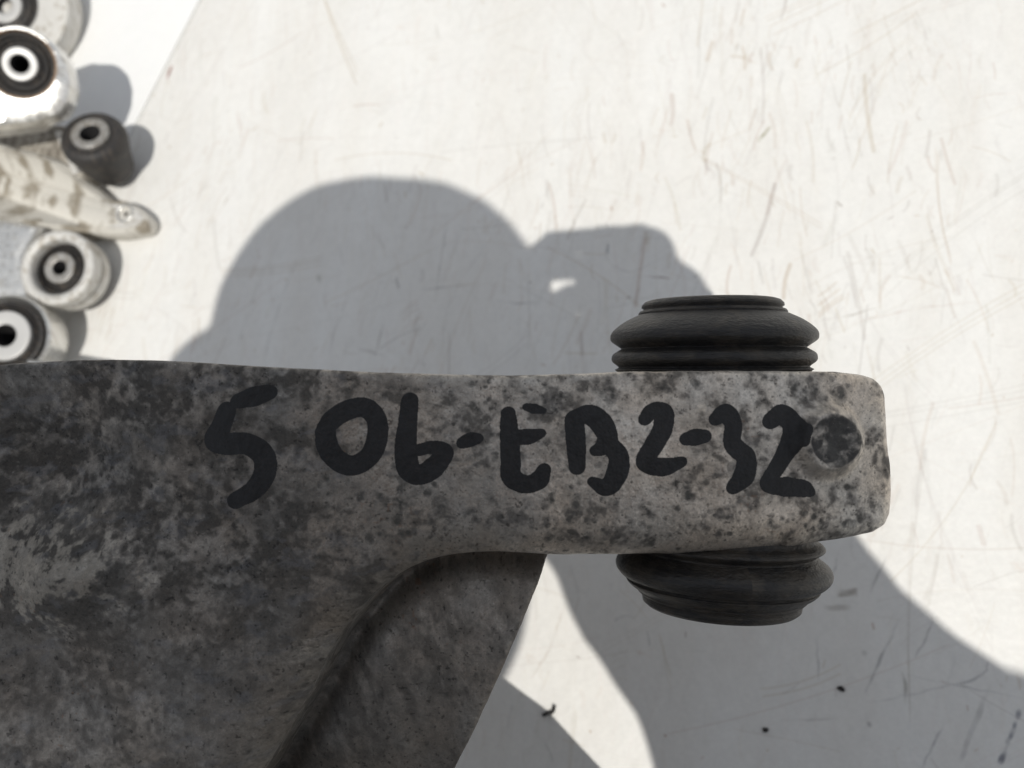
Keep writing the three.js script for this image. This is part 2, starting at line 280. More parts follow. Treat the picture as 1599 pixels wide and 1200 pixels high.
// ---------------------------------------------------------------- the cast arm in the foreground
const ZF = 0.235, S = ZF / F;                     // its face stands this far from the lens
const P0 = (px, py, z = 0) => { const k = (ZF - z) / F; return [(px - 800) * k, (600 - py) * k]; };   // photograph point to arm axes at depth z
const armMaps = (() => {
  const W = 2048, H = 1408, X0 = -0.2, Y0 = -0.2, ppm = W / 0.32;        // covers 0.32 x 0.22 m
  const cv = document.createElement('canvas'); cv.width = W; cv.height = H; const g = cv.getContext('2d');
  g.fillStyle = '#000'; g.fillRect(0, 0, W, H);
  const X = (px) => ((px - 800) * S - X0) * ppm, Y = (py) => H - ((600 - py) * S - Y0) * ppm;
  // the felt-pen writing, as strokes of a thick round nib
  const K = S * ppm;
  const r = rng(5);
  function pen(points, widths) {
    const c = new THREE.CatmullRomCurve3(points.map((p) => new THREE.Vector3(p[0], p[1], 0)), false, 'centripetal'), n = Math.ceil(c.getLength() * 1.2);
    for (let i = 0; i <= n; i++) {
      const t = i / n, p = c.getPoint(t), f = t * (widths.length - 1), a = Math.floor(f), w = mix(widths[a], widths[Math.min(a + 1, widths.length - 1)], f - a);
      const jit = 1.2 * noise2(p.x / 3, p.y / 3, 600);
      g.fillStyle = 'rgba(255,255,255,0.8)'; g.beginPath(); g.ellipse(X(p.x), Y(p.y), (w / 2 + jit * 0.5) * K, (w / 2.2 + jit * 0.5) * K, -0.4, 0, 7); g.fill();
    }
  }
  pen([[370, 627], [395, 620], [420, 613], [428, 612]], [24, 34, 26, 8]); pen([[352, 642], [342, 668], [333, 688], [350, 694], [385, 694], [410, 712], [412, 740], [396, 765], [366, 783]], [32, 34, 38, 38, 36, 36, 36, 34, 28]);
  pen([[503, 676], [520, 655], [545, 640], [570, 637], [588, 655], [588, 690], [575, 715], [548, 728], [522, 715], [509, 690], [509, 668]], [24, 34, 34, 32, 32, 34, 34, 34, 34, 34, 30]);
  pen([[640, 626], [637, 660], [634, 700], [640, 735], [656, 742], [678, 730], [694, 706], [676, 699], [655, 703]], [28, 30, 36, 36, 34, 36, 28, 22, 20]);
  pen([[722, 692], [735, 687], [748, 685]], [20, 25, 16]);
  pen([[794, 646], [796, 680], [798, 720], [800, 746], [822, 757], [842, 750], [850, 734]], [24, 30, 32, 32, 30, 32, 22]); pen([[822, 636], [836, 639], [850, 642]], [12, 17, 10]); pen([[812, 683], [828, 682], [846, 677]], [26, 26, 16]);
  pen([[897, 655], [900, 690], [902, 730]], [30, 32, 26]); pen([[900, 652], [922, 648], [942, 665], [950, 690], [940, 700], [930, 704]], [26, 34, 36, 30, 26, 18]); pen([[946, 690], [966, 712], [964, 740], [948, 762], [925, 752]], [30, 32, 36, 30, 16]);
  pen([[1008, 655], [1020, 642], [1036, 645], [1036, 668], [1022, 695], [1008, 722], [1035, 730], [1065, 722]], [22, 26, 32, 32, 32, 28, 32, 20]);
  pen([[1072, 686], [1088, 683], [1101, 682]], [22, 29, 22]);
  pen([[1118, 655], [1134, 646], [1146, 662], [1144, 690], [1150, 700], [1166, 715], [1162, 745], [1146, 762]], [22, 32, 28, 28, 30, 32, 36, 24]);
  pen([[1206, 658], [1224, 648], [1242, 665], [1234, 700], [1214, 735], [1200, 756], [1232, 762], [1262, 766], [1276, 773]], [28, 34, 34, 32, 28, 24, 34, 28, 12]); pen([[1252, 690], [1256, 670]], [16, 20]);
  const ink = g.getImageData(0, 0, W, H).data;
  // round corrosion spots
  g.fillStyle = '#000'; g.fillRect(0, 0, W, H);
  const spot = (px, py, rad, a) => {
    for (let q = 0; q < 5; q++) { g.fillStyle = 'rgba(255,255,255,' + a + ')'; g.beginPath(); g.ellipse(X(px + (r() - 0.5) * rad), Y(py + (r() - 0.5) * rad), rad * (0.5 + 0.5 * r()) * K, rad * (0.5 + 0.5 * r()) * K, r() * 3, 0, 7); g.fill(); }
  };
  for (let i = 0; i < 900; i++) { const x = 250 + 1150 * r(), y = 575 + 300 * r(); if (fbm(x / 90, y / 90, 300, 3) > -0.12) spot(x, y, 1 + 5.5 * r() ** 3, 0.12 + 0.28 * r()); }
  for (let i = 0; i < 150; i++) { const x = 560 + 820 * r(); spot(x, 800 + 40 * r() + (1390 - x) * 0.008, 1.5 + 7 * r() ** 2, 0.18 + 0.3 * r()); }
  for (let i = 0; i < 420; i++) { const x = -250 + 1100 * r(), y = 600 + 700 * r(); spot(x, y, 1.5 + 9 * r() ** 3, 0.06 + 0.2 * r()); }
  for (const [x, y, q] of [[632, 785, 20], [690, 800, 22], [735, 800, 9], [742, 812, 8], [667, 770, 8], [895, 805, 16], [905, 790, 14], [880, 838, 12], [1075, 775, 9], [1075, 760, 8], [1095, 822, 9], [1060, 795, 6], [1208, 820, 9], [1150, 730, 14], [1300, 830, 9], [945, 605, 14], [960, 620, 12], [1040, 605, 10], [1090, 600, 10], [620, 780, 12], [860, 840, 10], [1110, 800, 5], [1283, 610, 10], [1250, 605, 14], [1330, 620, 18], [1020, 850, 12], [965, 845, 9], [1000, 838, 7]]) spot(x, y, q, 0.34);
  for (const [x, y, q] of [[1300, 665, 16], [1325, 690, 14], [1312, 720, 18], [1290, 700, 10], [1285, 665, 9], [1330, 660, 12], [1262, 705, 6], [1340, 690, 7], [1318, 735, 10], [1300, 690, 20]]) spot(x, y, q, 0.3);
  const spots = g.getImageData(0, 0, W, H).data;
  const at = (i, j) => ((H - 1 - j) * W + i) * 4;
  const where = (i, j) => [X0 + (i + 0.5) / ppm, Y0 + (j + 0.5) / ppm];
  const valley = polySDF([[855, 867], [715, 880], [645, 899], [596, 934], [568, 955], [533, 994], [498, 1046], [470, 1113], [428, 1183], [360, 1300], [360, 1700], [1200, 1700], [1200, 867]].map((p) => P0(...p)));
  const grime = new Float32Array(W * H), bright = new Float32Array(W * H);
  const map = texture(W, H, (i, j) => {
    const [x, y] = where(i, j), mm = 1000, u = x * mm, v = y * mm, q = at(i, j);
    const wx = 1.6 * fbm(u / 5, v / 5, 101, 3), wy = 1.6 * fbm(u / 5, v / 5, 102, 3);
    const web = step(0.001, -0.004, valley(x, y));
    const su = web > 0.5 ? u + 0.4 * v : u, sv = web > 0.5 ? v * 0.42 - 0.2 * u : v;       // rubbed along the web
    // dark oxide and road film in ragged patches, thicker on the web; to the left partly shade painted in
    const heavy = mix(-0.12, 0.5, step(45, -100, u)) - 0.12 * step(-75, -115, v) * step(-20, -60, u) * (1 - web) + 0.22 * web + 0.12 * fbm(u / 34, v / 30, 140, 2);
    const b1 = fbm((su + wx) / 9, (sv + wy) / 8, 111, 5), b2 = fbm((su + wx) / 3.2, (sv + wy) / 3, 112, 4), b3 = noise2(u / 0.42, v / 0.42, 113), b4 = noise2(u / 0.9, v / 0.8, 114);
    const b0 = noise2(u / 1.5 + 3, v / 1.4, 116), b5 = fbm((su + wx * 0.6) / 1.9, (sv + wy * 0.6) / 1.7, 117, 3);
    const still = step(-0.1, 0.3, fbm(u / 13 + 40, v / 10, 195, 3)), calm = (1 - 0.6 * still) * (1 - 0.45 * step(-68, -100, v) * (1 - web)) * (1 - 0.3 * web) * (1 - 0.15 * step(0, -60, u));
    let d = clamp(0.29 - 0.09 * still + calm * 1.12 * (0.85 * b1 + 0.74 * b2 + 0.68 * b5) + 0.12 * b0 + 0.16 * b4 + 0.12 * b3 + 0.75 * heavy); d = d * d * (3 - 2 * d);
    const clean = step(0.1, 0.4, fbm((u + wx) / 11, (v + wy) / 10, 120, 4) + 0.3 * b2 + 0.2 * b5 - 0.4 * heavy);
    let c = [0.58, 0.525, 0.457]; const dk = mix(1, 0.42, step(20, -110, u) * step(-80, -50, v)), dark = [0.1 * dk, 0.091 * dk, 0.08 * dk];  // oxide made darker at the upper left, partly painted shade
    const warm = 0.07 * fbm(u / 14, v / 14, 131, 3);
    const leftShade = step(40, -90, u) * mix(0.55, 1, step(-118, -70, v)); c = c.map((k, n) => mix(k, [0.22, 0.204, 0.184][n], 0.85 * Math.max(leftShade, web * 0.75)));  // metal darkened to the left: shade put into the colour; web dirtier
    c = c.map((k, n) => k * (1 + 0.2 * clean) * (1 + [1, 0, -1][n] * warm));
    c = c.map((k, n) => mix(k, dark[n] * (1 + [0.6, 0, -0.7][n] * warm), d * 0.9));
    // pale bluish film in streaks, upper left, and the pale patch at the far left, part scuff, part painted-in light
    const film = step(0.1, 0.42, fbm((u * 0.8 + v * 0.5 + wx) / 6, (v - u * 0.25 + wy) / 3.4, 150, 5)) * (0.3 + 0.7 * step(10, -60, u)) * (1 - web);
    c = c.map((k, n) => mix(k, [0.2, 0.21, 0.235][n], film * 0.22));
    const scuffAndLight = step(0.2, -0.25, Math.hypot((u + 146) / 21, (v + 56) / 11) - 1 + 1.3 * b1 + 1.1 * b2 + 0.9 * b5);
    c = c.map((k, n) => mix(k, [0.44, 0.405, 0.345][n], scuffAndLight * 0.42));
    // tiny rust freckles, corrosion spots, speckle
    const pit = step(0.62, 0.85, fbm(u / 1.3 + 9, v / 1.2, 190, 3) * 1.5 + 0.3 * b2) * 0.55; c = c.map((k) => k * (1 - pit));
    const rust = step(0.62, 0.8, noise2(u / 1.1, v / 1.1, 160)) * step(0.25, 0.5, fbm(u / 16, v / 16, 161, 2));
    c = c.map((k, n) => mix(k, [0.2, 0.1, 0.05][n], rust * 0.4));
    const onBoss = step(7.9, 7.3, Math.hypot(u - (1303 - 800) * S * mm, v - (600 - 688) * S * mm) + 0.7 * b2), bs = onBoss * clamp(0.9 + 0.9 * b2 + 0.7 * b5); c = c.map((k, n) => mix(k, [0.03, 0.03, 0.031][n], bs * 0.92));
    const s = spots[q] / 255 * clamp(0.75 + 0.7 * b5 + 0.3 * b4); c = c.map((k, n) => mix(k, [0.06, 0.058, 0.052][n], clamp(s * 1.15) * 0.9));
    const sp = 1 + 0.17 * b3 + 0.13 * b4 + 0.13 * noise2(u / 0.22, v / 0.22, 115);
    c = c.map((k) => k * sp);
    const glint = step(0.86, 0.97, noise2(u / 0.28, v / 0.28, 170)) * (1 - d * 0.5); c = c.map((k) => k + 0.22 * glint);  // sparkle painted into the colour as paler points
    const ik = ink[q] / 255, k = clamp(ik * 1.3 - (1 - ik) * (0.5 + 0.9 * b4) - 0.35 * step(0.55, 0.85, b4) * step(0.2, 0.5, b5)), in2 = 1 + 0.5 * fbm(u / 1.2, v / 4, 180, 4) + 0.3 * b3;
    c = c.map((m, n) => mix(m, [0.0105, 0.011, 0.0125][n] * in2 + m * 0.012, k));
    grime[j * W + i] = d; bright[j * W + i] = glint;
    return c;
  }, true);
  const half = (fn) => texture(W / 2, H / 2, (i, j) => fn(i * 2, j * 2), false);
  const bump = half((i, j) => { const q = at(i, j), [x, y] = where(i, j), u = x * 1000, v = y * 1000; const h = 0.5 + 0.14 * noise2(u / 0.55, v / 0.55, 201) + 0.16 * noise2(u / 1.2, v / 1.2, 202) + 0.1 * noise2(u / 0.3, v / 0.3, 203) + 0.14 * grime[j * W + i] - 0.25 * spots[q] / 255; return [h, h, h]; });
  const rough = half((i, j) => { const q = at(i, j), k = ink[q] / 255; const h = mix(0.44 + 0.34 * grime[j * W + i] - 0.2 * bright[j * W + i], 0.6, k); return [h, h, h]; });
  const metal = half((i, j) => { const q = at(i, j); const h = (1 - grime[j * W + i] * 0.85) * 0.55 * (1 - ink[q] / 255) * (1 - spots[q] / 255); return [h, h, h]; });
  const uv = (x, y, z, a, b, c) => { const w = 0.6 * step(0.45, 0.05, c), l = Math.hypot(a, b) || 1; return [(x + a / l * -z * w - X0) / 0.32, (y + b / l * -z * w - Y0) / 0.22]; };
  return { map, bump, rough, metal, uv };
})();
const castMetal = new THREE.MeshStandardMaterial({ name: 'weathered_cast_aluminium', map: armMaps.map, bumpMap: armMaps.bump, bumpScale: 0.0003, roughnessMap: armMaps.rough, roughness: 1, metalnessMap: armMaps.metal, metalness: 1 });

const arm = thing('suspension_arm', 'big grimy cast metal suspension arm in the foreground, handwritten number on its face', 'suspension arm', camPoint(0, 0, -ZF));
arm.quaternion.copy(QUAT);
{
  const body = [...spline([[-240, 580], [0, 562], [100, 560], [240, 563], [400, 572], [600, 582], [760, 586], [900, 584], [1000, 580], [1250, 579]], 60), [1325, 580], [1376, 584], [1401, 591], [1415, 603], [1421, 620], [1423, 700], [1425, 790], [1422, 814], [1414, 829], [1396, 838], [1350, 846], [1270, 860],
    ...spline([[1180, 866], [1080, 871], [960, 873], [860, 873], [760, 868], [690, 875], [630, 896], [580, 932], [545, 970], [505, 1024], [470, 1094], [430, 1165], [385, 1240], [330, 1330], [280, 1450]], 60), [280, 1560], [-240, 1560]].map((p) => P0(...p));
  const shadowing = (px, py, Z) => { const t = tableDepth(px, py) / Z; return [ANTI.x * F + 800 + (px - 930) * t, 430 + (py - 430) * t]; };   // where at depth Z an edge stands that throws its shadow on that table point
  const web = [...[[880, 850], [857, 880], [712, 1200], [694, 1240]].map((p) => P0(p[0], p[1], -0.03)), ...[[772, 1043], [800, 1062], [860, 1105], [950, 1200], [1010, 1290]].map((p) => P0(...shadowing(...p, 0.27), -0.035)), [0.0, -0.26], [-0.12, -0.26], P0(200, 1200), P0(500, 850)];
  const sdBody = polySDF(body), sdWeb = polySDF(web);
  const lumps = [[75, 905, 0.014, 0.0125], [40, 745, -0.014, 0.021], [60, 1040, -0.008, 0.016], [200, 1120, 0.003, 0.03], [360, 900, -0.0015, 0.03], [-120, 640, -0.012, 0.035]].map(([px, py, a, s]) => [...P0(px, py), a, s]);
  const boss = P0(1297, 690);
  let cx = NaN, cy = NaN, a = 0, b = 0, zt = 0, zw = 0, rr = 0, wob = 0;
  const col = (x, y) => {
    cx = x; cy = y; a = sdBody(x, y); b = sdWeb(x, y);
    wob = 0.0002 * noise2(x * 140, y * 140, 7) + 0.0001 * noise2(x * 420, y * 420, 8);
    zt = -0.0016 * ((y + 0.021) / 0.025) ** 2 * step(-0.08, 0, x);
    const e = Math.max(0, x - 0.06); zt -= e * e / 0.27;
    const w = Math.max(0, -0.085 - x); zt -= 0.09 * w;
    for (const l of lumps) zt += l[2] * Math.exp(-((x - l[0]) ** 2 + (y - l[1]) ** 2) / (2 * l[3] * l[3]));
    rr = mix(0.0022, 0.0112, step(-0.014, -0.034, y)); rr = mix(rr, 0.0045, step(0.09, 0.108, x)); rr += 0.004 * step(-0.055, -0.075, y);
    zw = -0.034 - 0.007 * Math.exp(-(((a - 0.005) / 0.005) ** 2)) - 0.10 * Math.max(0, x + 0.03) + 0.012 * step(-0.04, -0.09, y) - 0.02 * step(-0.1, -0.17, y);
  };
  const f = (x, y, z) => {
    if (x !== cx || y !== cy) col(x, y);
    const low = step(-0.016, -0.03, y), aa = a - 0.11 * clamp(-z, 0, 0.03) * low + wob * 0.6;
    const p = aa + rr, q = z - zt + wob + rr;
    let d = Math.hypot(Math.max(p, 0), Math.max(q, 0)) + Math.min(Math.max(p, q), 0) - rr;
    d = Math.max(d, -0.063 - z);
    const p2 = b + 0.002 + wob * 0.5, q2 = z - zw + wob + 0.002; let w = Math.hypot(Math.max(p2, 0), Math.max(q2, 0)) + Math.min(Math.max(p2, q2), 0) - 0.002; w = Math.max(w, zw - 0.03 - z);
    d = smin(d, w, 0.005);
    const br = Math.hypot(x - boss[0], y - boss[1]) - 0.0082 - 0.55 * clamp(0.0022 - z, 0, 0.007) + 0.0004 * noise2(Math.atan2(y - boss[1], x - boss[0]) * 2, 0, 9) + 0.0008, bz = z - (0.0022 - 0.07 * (x - boss[0])) + 0.0008 + wob * 0.7;
    const bd = Math.max(Math.hypot(Math.max(br, 0), Math.max(bz, 0)) + Math.min(Math.max(br, bz), 0) - 0.0008, -0.02 - z);
    return smin(d, bd, 0.0022);
  };
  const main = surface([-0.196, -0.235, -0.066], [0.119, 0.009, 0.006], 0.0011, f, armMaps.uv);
  // its lower end, standing on the table below the frame
  const foot = capsule(-0.15, -0.15, -0.05, 0.026, -0.15 + nadir.x * 0.14, -0.15 + nadir.y * 0.14, -0.05 + nadir.z * 0.14, 0.02);
  const hMax = (x, y, z) => nadir.x * x + nadir.y * y + nadir.z * (z - ZF) - HEIGHT;
  const leg = surface([-0.2, -0.23, -0.26], [-0.07, -0.11, -0.02], 0.003, (x, y, z) => Math.max(foot(x, y, z), hMax(x, y, z) + 0.0002), armMaps.uv);
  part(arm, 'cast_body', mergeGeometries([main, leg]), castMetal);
}
// rubber boots at both ends of its ball joint
{
  const tex = (seed, dust) => texture(512, 256, (i, j) => {
    const x = i / 512, y = j / 256, n = fbm(x * 40, y * 9, seed, 5), m = noise2(x * 160, y * 110, seed + 3), st = fbm(x * 8, y * 60, seed + 9, 3);
    const k = clamp(dust + 0.5 * n + 0.2 * st); const e = 1 + 0.3 * m;
    return [mix(0.016, 0.1, k) * e, mix(0.0152, 0.082, k) * e, mix(0.0148, 0.06, k) * e];
  });
  const bmp = texture(512, 256, (i, j) => { const h = 0.5 + 0.3 * fbm(i / 6, j / 5, 55, 3) + 0.2 * noise2(i / 1.5, j / 1.5, 56); return [h, h, h]; }, false);
  const rubber = (seed, dust) => new THREE.MeshStandardMaterial({ name: 'dusty_rubber', map: tex(seed, dust), bumpMap: bmp, bumpScale: 0.0004, roughness: 0.5 });
  const mmv = (l) => l.map(([r, h]) => new THREE.Vector2(r / 1000, h / 1000));
  const smooth = (l, n) => new THREE.SplineCurve(mmv(l)).getPoints(n);
  const zAxis = -0.039;
  // upper boot
  const up = new THREE.Group(); up.name = 'ball_joint_boot'; up.position.set(...P0(1112, 581, zAxis), zAxis); up.scale.setScalar(1.03); up.rotation.set(0.02, 0, 0.005); arm.add(up);
  const bellowsUp = smooth([[29.8, -3], [31.0, 0], [31.8, 0.8], [30.6, 1.5], [31.0, 2.1], [32.6, 3.4], [32.9, 4.6], [32.4, 6.0], [30.4, 7.3], [29.7, 7.8], [30.6, 8.5], [32.9, 10.2], [33.3, 11.6], [32.8, 13.2], [31.0, 15.0], [28.4, 16.8], [25.4, 18.3], [23.4, 19.2], [22.8, 19.6]], 90);
  part(up, 'bellows', new THREE.LatheGeometry(bellowsUp, 160), rubber(61, 0.05));
  const collar = mmv([[22.6, 18.2], [23.7, 18.6], [24.0, 19.4], [23.5, 20.1], [22.4, 20.5], [22.2, 21.0], [22.9, 21.4], [22.8, 22.2], [21.8, 23.2], [20.6, 23.6], [9.5, 23.7], [9.2, 22.2], [0.0001, 22.0]]);
  part(up, 'collar', new THREE.LatheGeometry(collar, 128), rubber(67, 0.2));
  const pinM = new THREE.MeshStandardMaterial({ name: 'rusty_steel', color: new THREE.Color(0.16, 0.12, 0.09), roughness: 0.6, metalness: 0.6 });
  // lower boot
  const dn = new THREE.Group(); dn.name = 'ball_joint_boot'; dn.position.set(...P0(1128, 834, zAxis), zAxis); dn.scale.set(1.03, 1.14, 1.03); dn.rotation.set(-0.03, 0, -0.03); dn.userData.label = 'lower boot, browner with dried dirt'; arm.add(dn);
  const bellowsDn = smooth([[28.5, 4], [29.6, 0], [31.5, -1.4], [32.2, -2.6], [30.4, -3.8], [29.6, -4.6], [30.8, -5.6], [33.6, -7.6], [34.6, -9.4], [34.2, -11.2], [32.6, -12.8], [30.8, -13.4], [30.6, -14.0], [31.0, -14.5], [29.6, -15.8], [28.2, -16.6], [27.2, -17.4], [26.6, -18]], 90);
  part(dn, 'bellows', new THREE.LatheGeometry(bellowsDn.reverse(), 160), rubber(71, 0.2));
  const collarDn = mmv([[26.0, -15.8], [27.0, -16.6], [27.2, -17.6], [26.4, -18.3], [25.4, -18.7], [25.6, -19.4], [25.4, -20.6], [24.2, -21.5], [22, -21.8], [9.5, -21.9], [9.2, -21], [0.0001, -20.8]]).reverse();
  part(dn, 'collar', new THREE.LatheGeometry(collarDn, 128), rubber(77, 0.2));
  for (const [g, h] of [[up, 0.0226], [dn, -0.0208]]) { const p = new THREE.CylinderGeometry(0.0085, 0.0085, 0.014, 32); p.translate(0, h - Math.sign(h) * 0.0082, 0); part(g, 'ball_stud', p, pinM); }
}

// ---------------------------------------------------------------- the heap of aluminium links at the left
const bits = (() => {
  const speck = (base, dark, seed, amt, sc) => texture(512, 512, (i, j) => { const d = step(-0.05, 0.35, fbm(i / sc, j / sc, seed, 5) + amt), e = 1 + 0.1 * noise2(i / 1.5, j / 1.5, seed + 4); return [0, 1, 2].map((c) => mix(base[c], dark[c], d) * e); });
  const brushed = texture(256, 256, (i, j) => { const h = 0.34 + 0.1 * noise2(i / 40, j / 1.3, 21) + 0.08 * fbm(i / 20, j / 20, 22, 3); return [h, h, h]; }, false);
  const rep = (t, n) => { t.wrapS = t.wrapT = THREE.MirroredRepeatWrapping; t.repeat.set(n, n); return t; };
  return {
    bright: new THREE.MeshStandardMaterial({ name: 'machined_aluminium', map: rep(speck([0.78, 0.77, 0.74], [0.6, 0.58, 0.54], 301, -0.15, 30), 6), roughnessMap: rep(brushed, 8), roughness: 0.95, metalness: 0.8 }),
    cast: new THREE.MeshStandardMaterial({ name: 'pale_cast_aluminium', map: rep(speck([0.64, 0.625, 0.59], [0.46, 0.43, 0.38], 311, -0.1, 26), 6), roughness: 0.6, metalness: 0.25 }),
    mottled: new THREE.MeshStandardMaterial({ name: 'stained_cast_aluminium', map: rep(speck([0.63, 0.605, 0.55], [0.3, 0.265, 0.21], 321, 0.0, 45), 2.2), roughness: 0.65, metalness: 0.15 }),
    dirty: new THREE.MeshStandardMaterial({ name: 'dirty_cast_aluminium', map: rep(speck([0.4, 0.37, 0.32], [0.2, 0.175, 0.145], 331, 0.05, 30), 6), roughness: 0.7, metalness: 0.2 }),
    rubber: new THREE.MeshStandardMaterial({ name: 'black_rubber', map: rep(speck([0.03, 0.028, 0.027], [0.07, 0.058, 0.048], 341, -0.08, 24), 8), roughness: 0.6 }),
    steel: new THREE.MeshStandardMaterial({ name: 'grey_steel_sleeve', map: rep(speck([0.4, 0.385, 0.36], [0.27, 0.245, 0.21], 351, -0.1, 30), 8), roughness: 0.45, metalness: 0.5 }),
    white: new THREE.MeshStandardMaterial({ name: 'pale_sleeve', color: new THREE.Color(0.58, 0.57, 0.55), roughness: 0.4, metalness: 0.2 }),
    bore: new THREE.MeshStandardMaterial({ name: 'bore_shade_lining', color: new THREE.Color(0.02, 0.019, 0.02), roughness: 0.9 }),  // near-black lining, puts the shade inside the holes into colour
    rust: new THREE.MeshStandardMaterial({ name: 'rust_stain', map: rep(speck([0.36, 0.25, 0.17], [0.2, 0.12, 0.07], 361, 0, 20), 8), roughness: 0.8 }),
  };
})();
const V2 = (x, y) => new THREE.Vector2(x, y);
function metric(geo) { const p = geo.attributes.position, u = geo.attributes.uv; for (let i = 0; i < p.count; i++) u.setXY(i, (p.getX(i) + 0.4 * p.getY(i)) * 4, (p.getZ(i) + 0.7 * p.getY(i)) * 4); return geo; }
function ring(ro, ri, y0, y1, ch = 0.0012, seg = 72) { return metric(new THREE.LatheGeometry([V2(ri, y0 + ch), V2(ri + ch, y0), V2(ro - ch, y0), V2(ro, y0 + ch), V2(ro, y1 - ch), V2(ro - ch * 0.3, y1 - ch * 0.3), V2(ro - ch, y1), V2(ri + ch, y1), V2(ri, y1 - ch), V2(ri, y0 + ch)], seg)); }
function slab(pts, y0, y1, bev, holes = []) {       // outline in x, z; between the levels y0 and y1
  const s = new THREE.Shape(pts.map((p) => V2(p[0], -p[1])));
  for (const [x, z, r] of holes) { const h = new THREE.Path(); h.absarc(x, -z, r, 0, Math.PI * 2, true); s.holes.push(h); }
  const g = new THREE.ExtrudeGeometry(s, { depth: y1 - y0 - 2 * bev, bevelEnabled: true, bevelThickness: bev, bevelSize: bev, bevelOffset: -bev, bevelSegments: 3, curveSegments: 40 });
  g.rotateX(-Math.PI / 2); g.translate(0, y0 + bev, 0); return metric(toCreasedNormals(g, 0.6));
}
function faceted(pts, ri, y0, y1, bev) {             // a plate of any star-shaped outline with a round hole in it
  const n = 180, pos = [], idx = [];
  for (let i = 0; i <= n; i++) {
    const a = i / n * Math.PI * 2, dx = Math.cos(a), dz = Math.sin(a); let R = ri + 0.002;
    for (let q = 0, p = pts.length - 1; q < pts.length; p = q++) { const [ax, az] = pts[p], ex = pts[q][0] - ax, ez = pts[q][1] - az, D = dx * ez - dz * ex; if (Math.abs(D) < 1e-12) continue; const t = (ax * ez - az * ex) / D, w = (ax * dz - az * dx) / D; if (t > 0 && w >= 0 && w <= 1) R = Math.max(R, t); }
    for (const [r, y] of [[ri, y0], [R, y0], [R, y1 - bev], [R - bev * 0.4, y1 - bev * 0.3], [R - bev, y1], [ri + 0.0006, y1], [ri, y1 - 0.0006], [ri, y0]]) pos.push(dx * r, y, dz * r);
  }
  for (let i = 0; i < n; i++) for (let k = 0; k < 7; k++) { const a = i * 8 + k, b = a + 8; idx.push(a, b, a + 1, b, b + 1, a + 1); }
  const g = new THREE.BufferGeometry(); g.setAttribute('position', new THREE.Float32BufferAttribute(pos, 3)); g.setAttribute('uv', new THREE.Float32BufferAttribute(new Float32Array(pos.length / 3 * 2), 2)); g.setIndex(idx); g.computeVertexNormals();
  return metric(toCreasedNormals(g, 0.5));
}
// rubber bush: moulded rubber with a ridge, steel sleeve with its bore
function bush(root, c, top, depth, rubberR, sleeveR, boreR, rubberMat, sleeveMat, sink = 0.002) {
  const cup = metric(new THREE.LatheGeometry([V2(0.0001, top - sink - depth * 0.7), V2(boreR - 0.0003, top - sink - depth * 0.7), V2(boreR - 0.0003, top - sink + 0.0015), V2(boreR + 0.0004, top - sink + 0.0028)], 40)); cup.translate(c[0], 0, c[1]); part(root, 'bore', cup, bits.bore);
  const y = top - sink, prof = [V2(sleeveR - 0.0005, y - depth), V2(rubberR, y - depth), V2(rubberR, y), V2(rubberR - 0.002, y + 0.0008), V2(mix(rubberR, sleeveR, 0.35), y - 0.0016), V2(mix(rubberR, sleeveR, 0.5), y + 0.0006), V2(mix(rubberR, sleeveR, 0.62), y - 0.0022), V2(mix(rubberR, sleeveR, 0.85), y - 0.001), V2(sleeveR - 0.0005, y + 0.0006)];
  const rb = metric(new THREE.LatheGeometry(new THREE.SplineCurve(prof.slice(2)).getPoints(30).concat(), 64)); const side = metric(new THREE.LatheGeometry(prof.slice(0, 3), 64));
  const g = mergeGeometries([rb, side]); g.translate(c[0], 0, c[1]); part(root, 'rubber_bush', g, rubberMat);
  const s = ring(sleeveR, boreR, y - depth, y + 0.003, 0.001, 56); s.translate(c[0], 0, c[1]); part(root, 'steel_sleeve', s, sleeveMat);
}
const circle = (cx, cz, r, a0, a1, n) => Array.from({ length: n + 1 }, (_, i) => { const a = a0 + (a1 - a0) * i / n; return [cx + r * Math.cos(a), cz + r * Math.sin(a)]; });
const at3 = (px, py, h, o) => { const p = onPlane(px, py, h); return o ? [p.x - o.x, p.z - o.z] : p; };
function baseAt(px, py, h) { const p = onPlane(px, py, h); return new THREE.Vector3(p.x, 0, p.z); }
function tiltFrame(px, py, h, amount, lift = 0) {              // a base whose axis leans from upright towards the sight line
  const O = onPlane(px, py, h + lift), up = new THREE.Vector3(0, 1, 0), n = up.clone().lerp(camera.position.clone().sub(O).normalize(), amount).normalize();
  const q = new THREE.Quaternion().setFromUnitVectors(up, n), inv = q.clone().invert(), base = O.clone().addScaledVector(n, -h);
  const at = (x, y, lv) => { const d = new THREE.Vector3((x - 800) / F, (600 - y) / F, -1).applyQuaternion(QUAT), t = (lv - camera.position.clone().sub(base).dot(n)) / d.dot(n); const p = d.multiplyScalar(t).add(camera.position).sub(base).applyQuaternion(inv); return [p.x, p.z]; };
  const a = at(px - 1, py, h), b = at(px + 1, py, h);
  base.at = at; base.q = q; base.k = Math.hypot(a[0] - b[0], a[1] - b[1]) / 2; return base;
}
const outline = (o, h, list) => list.map(([px, py]) => (o.at ? o.at(px, py, h) : at3(px, py, h, o)));
const HEAP = 'used aluminium links heaped at the left';
const scaleAt = (px, py, h) => onPlane(px - 1, py, h).distanceTo(onPlane(px + 1, py, h)) / 2;   // metres per photograph pixel

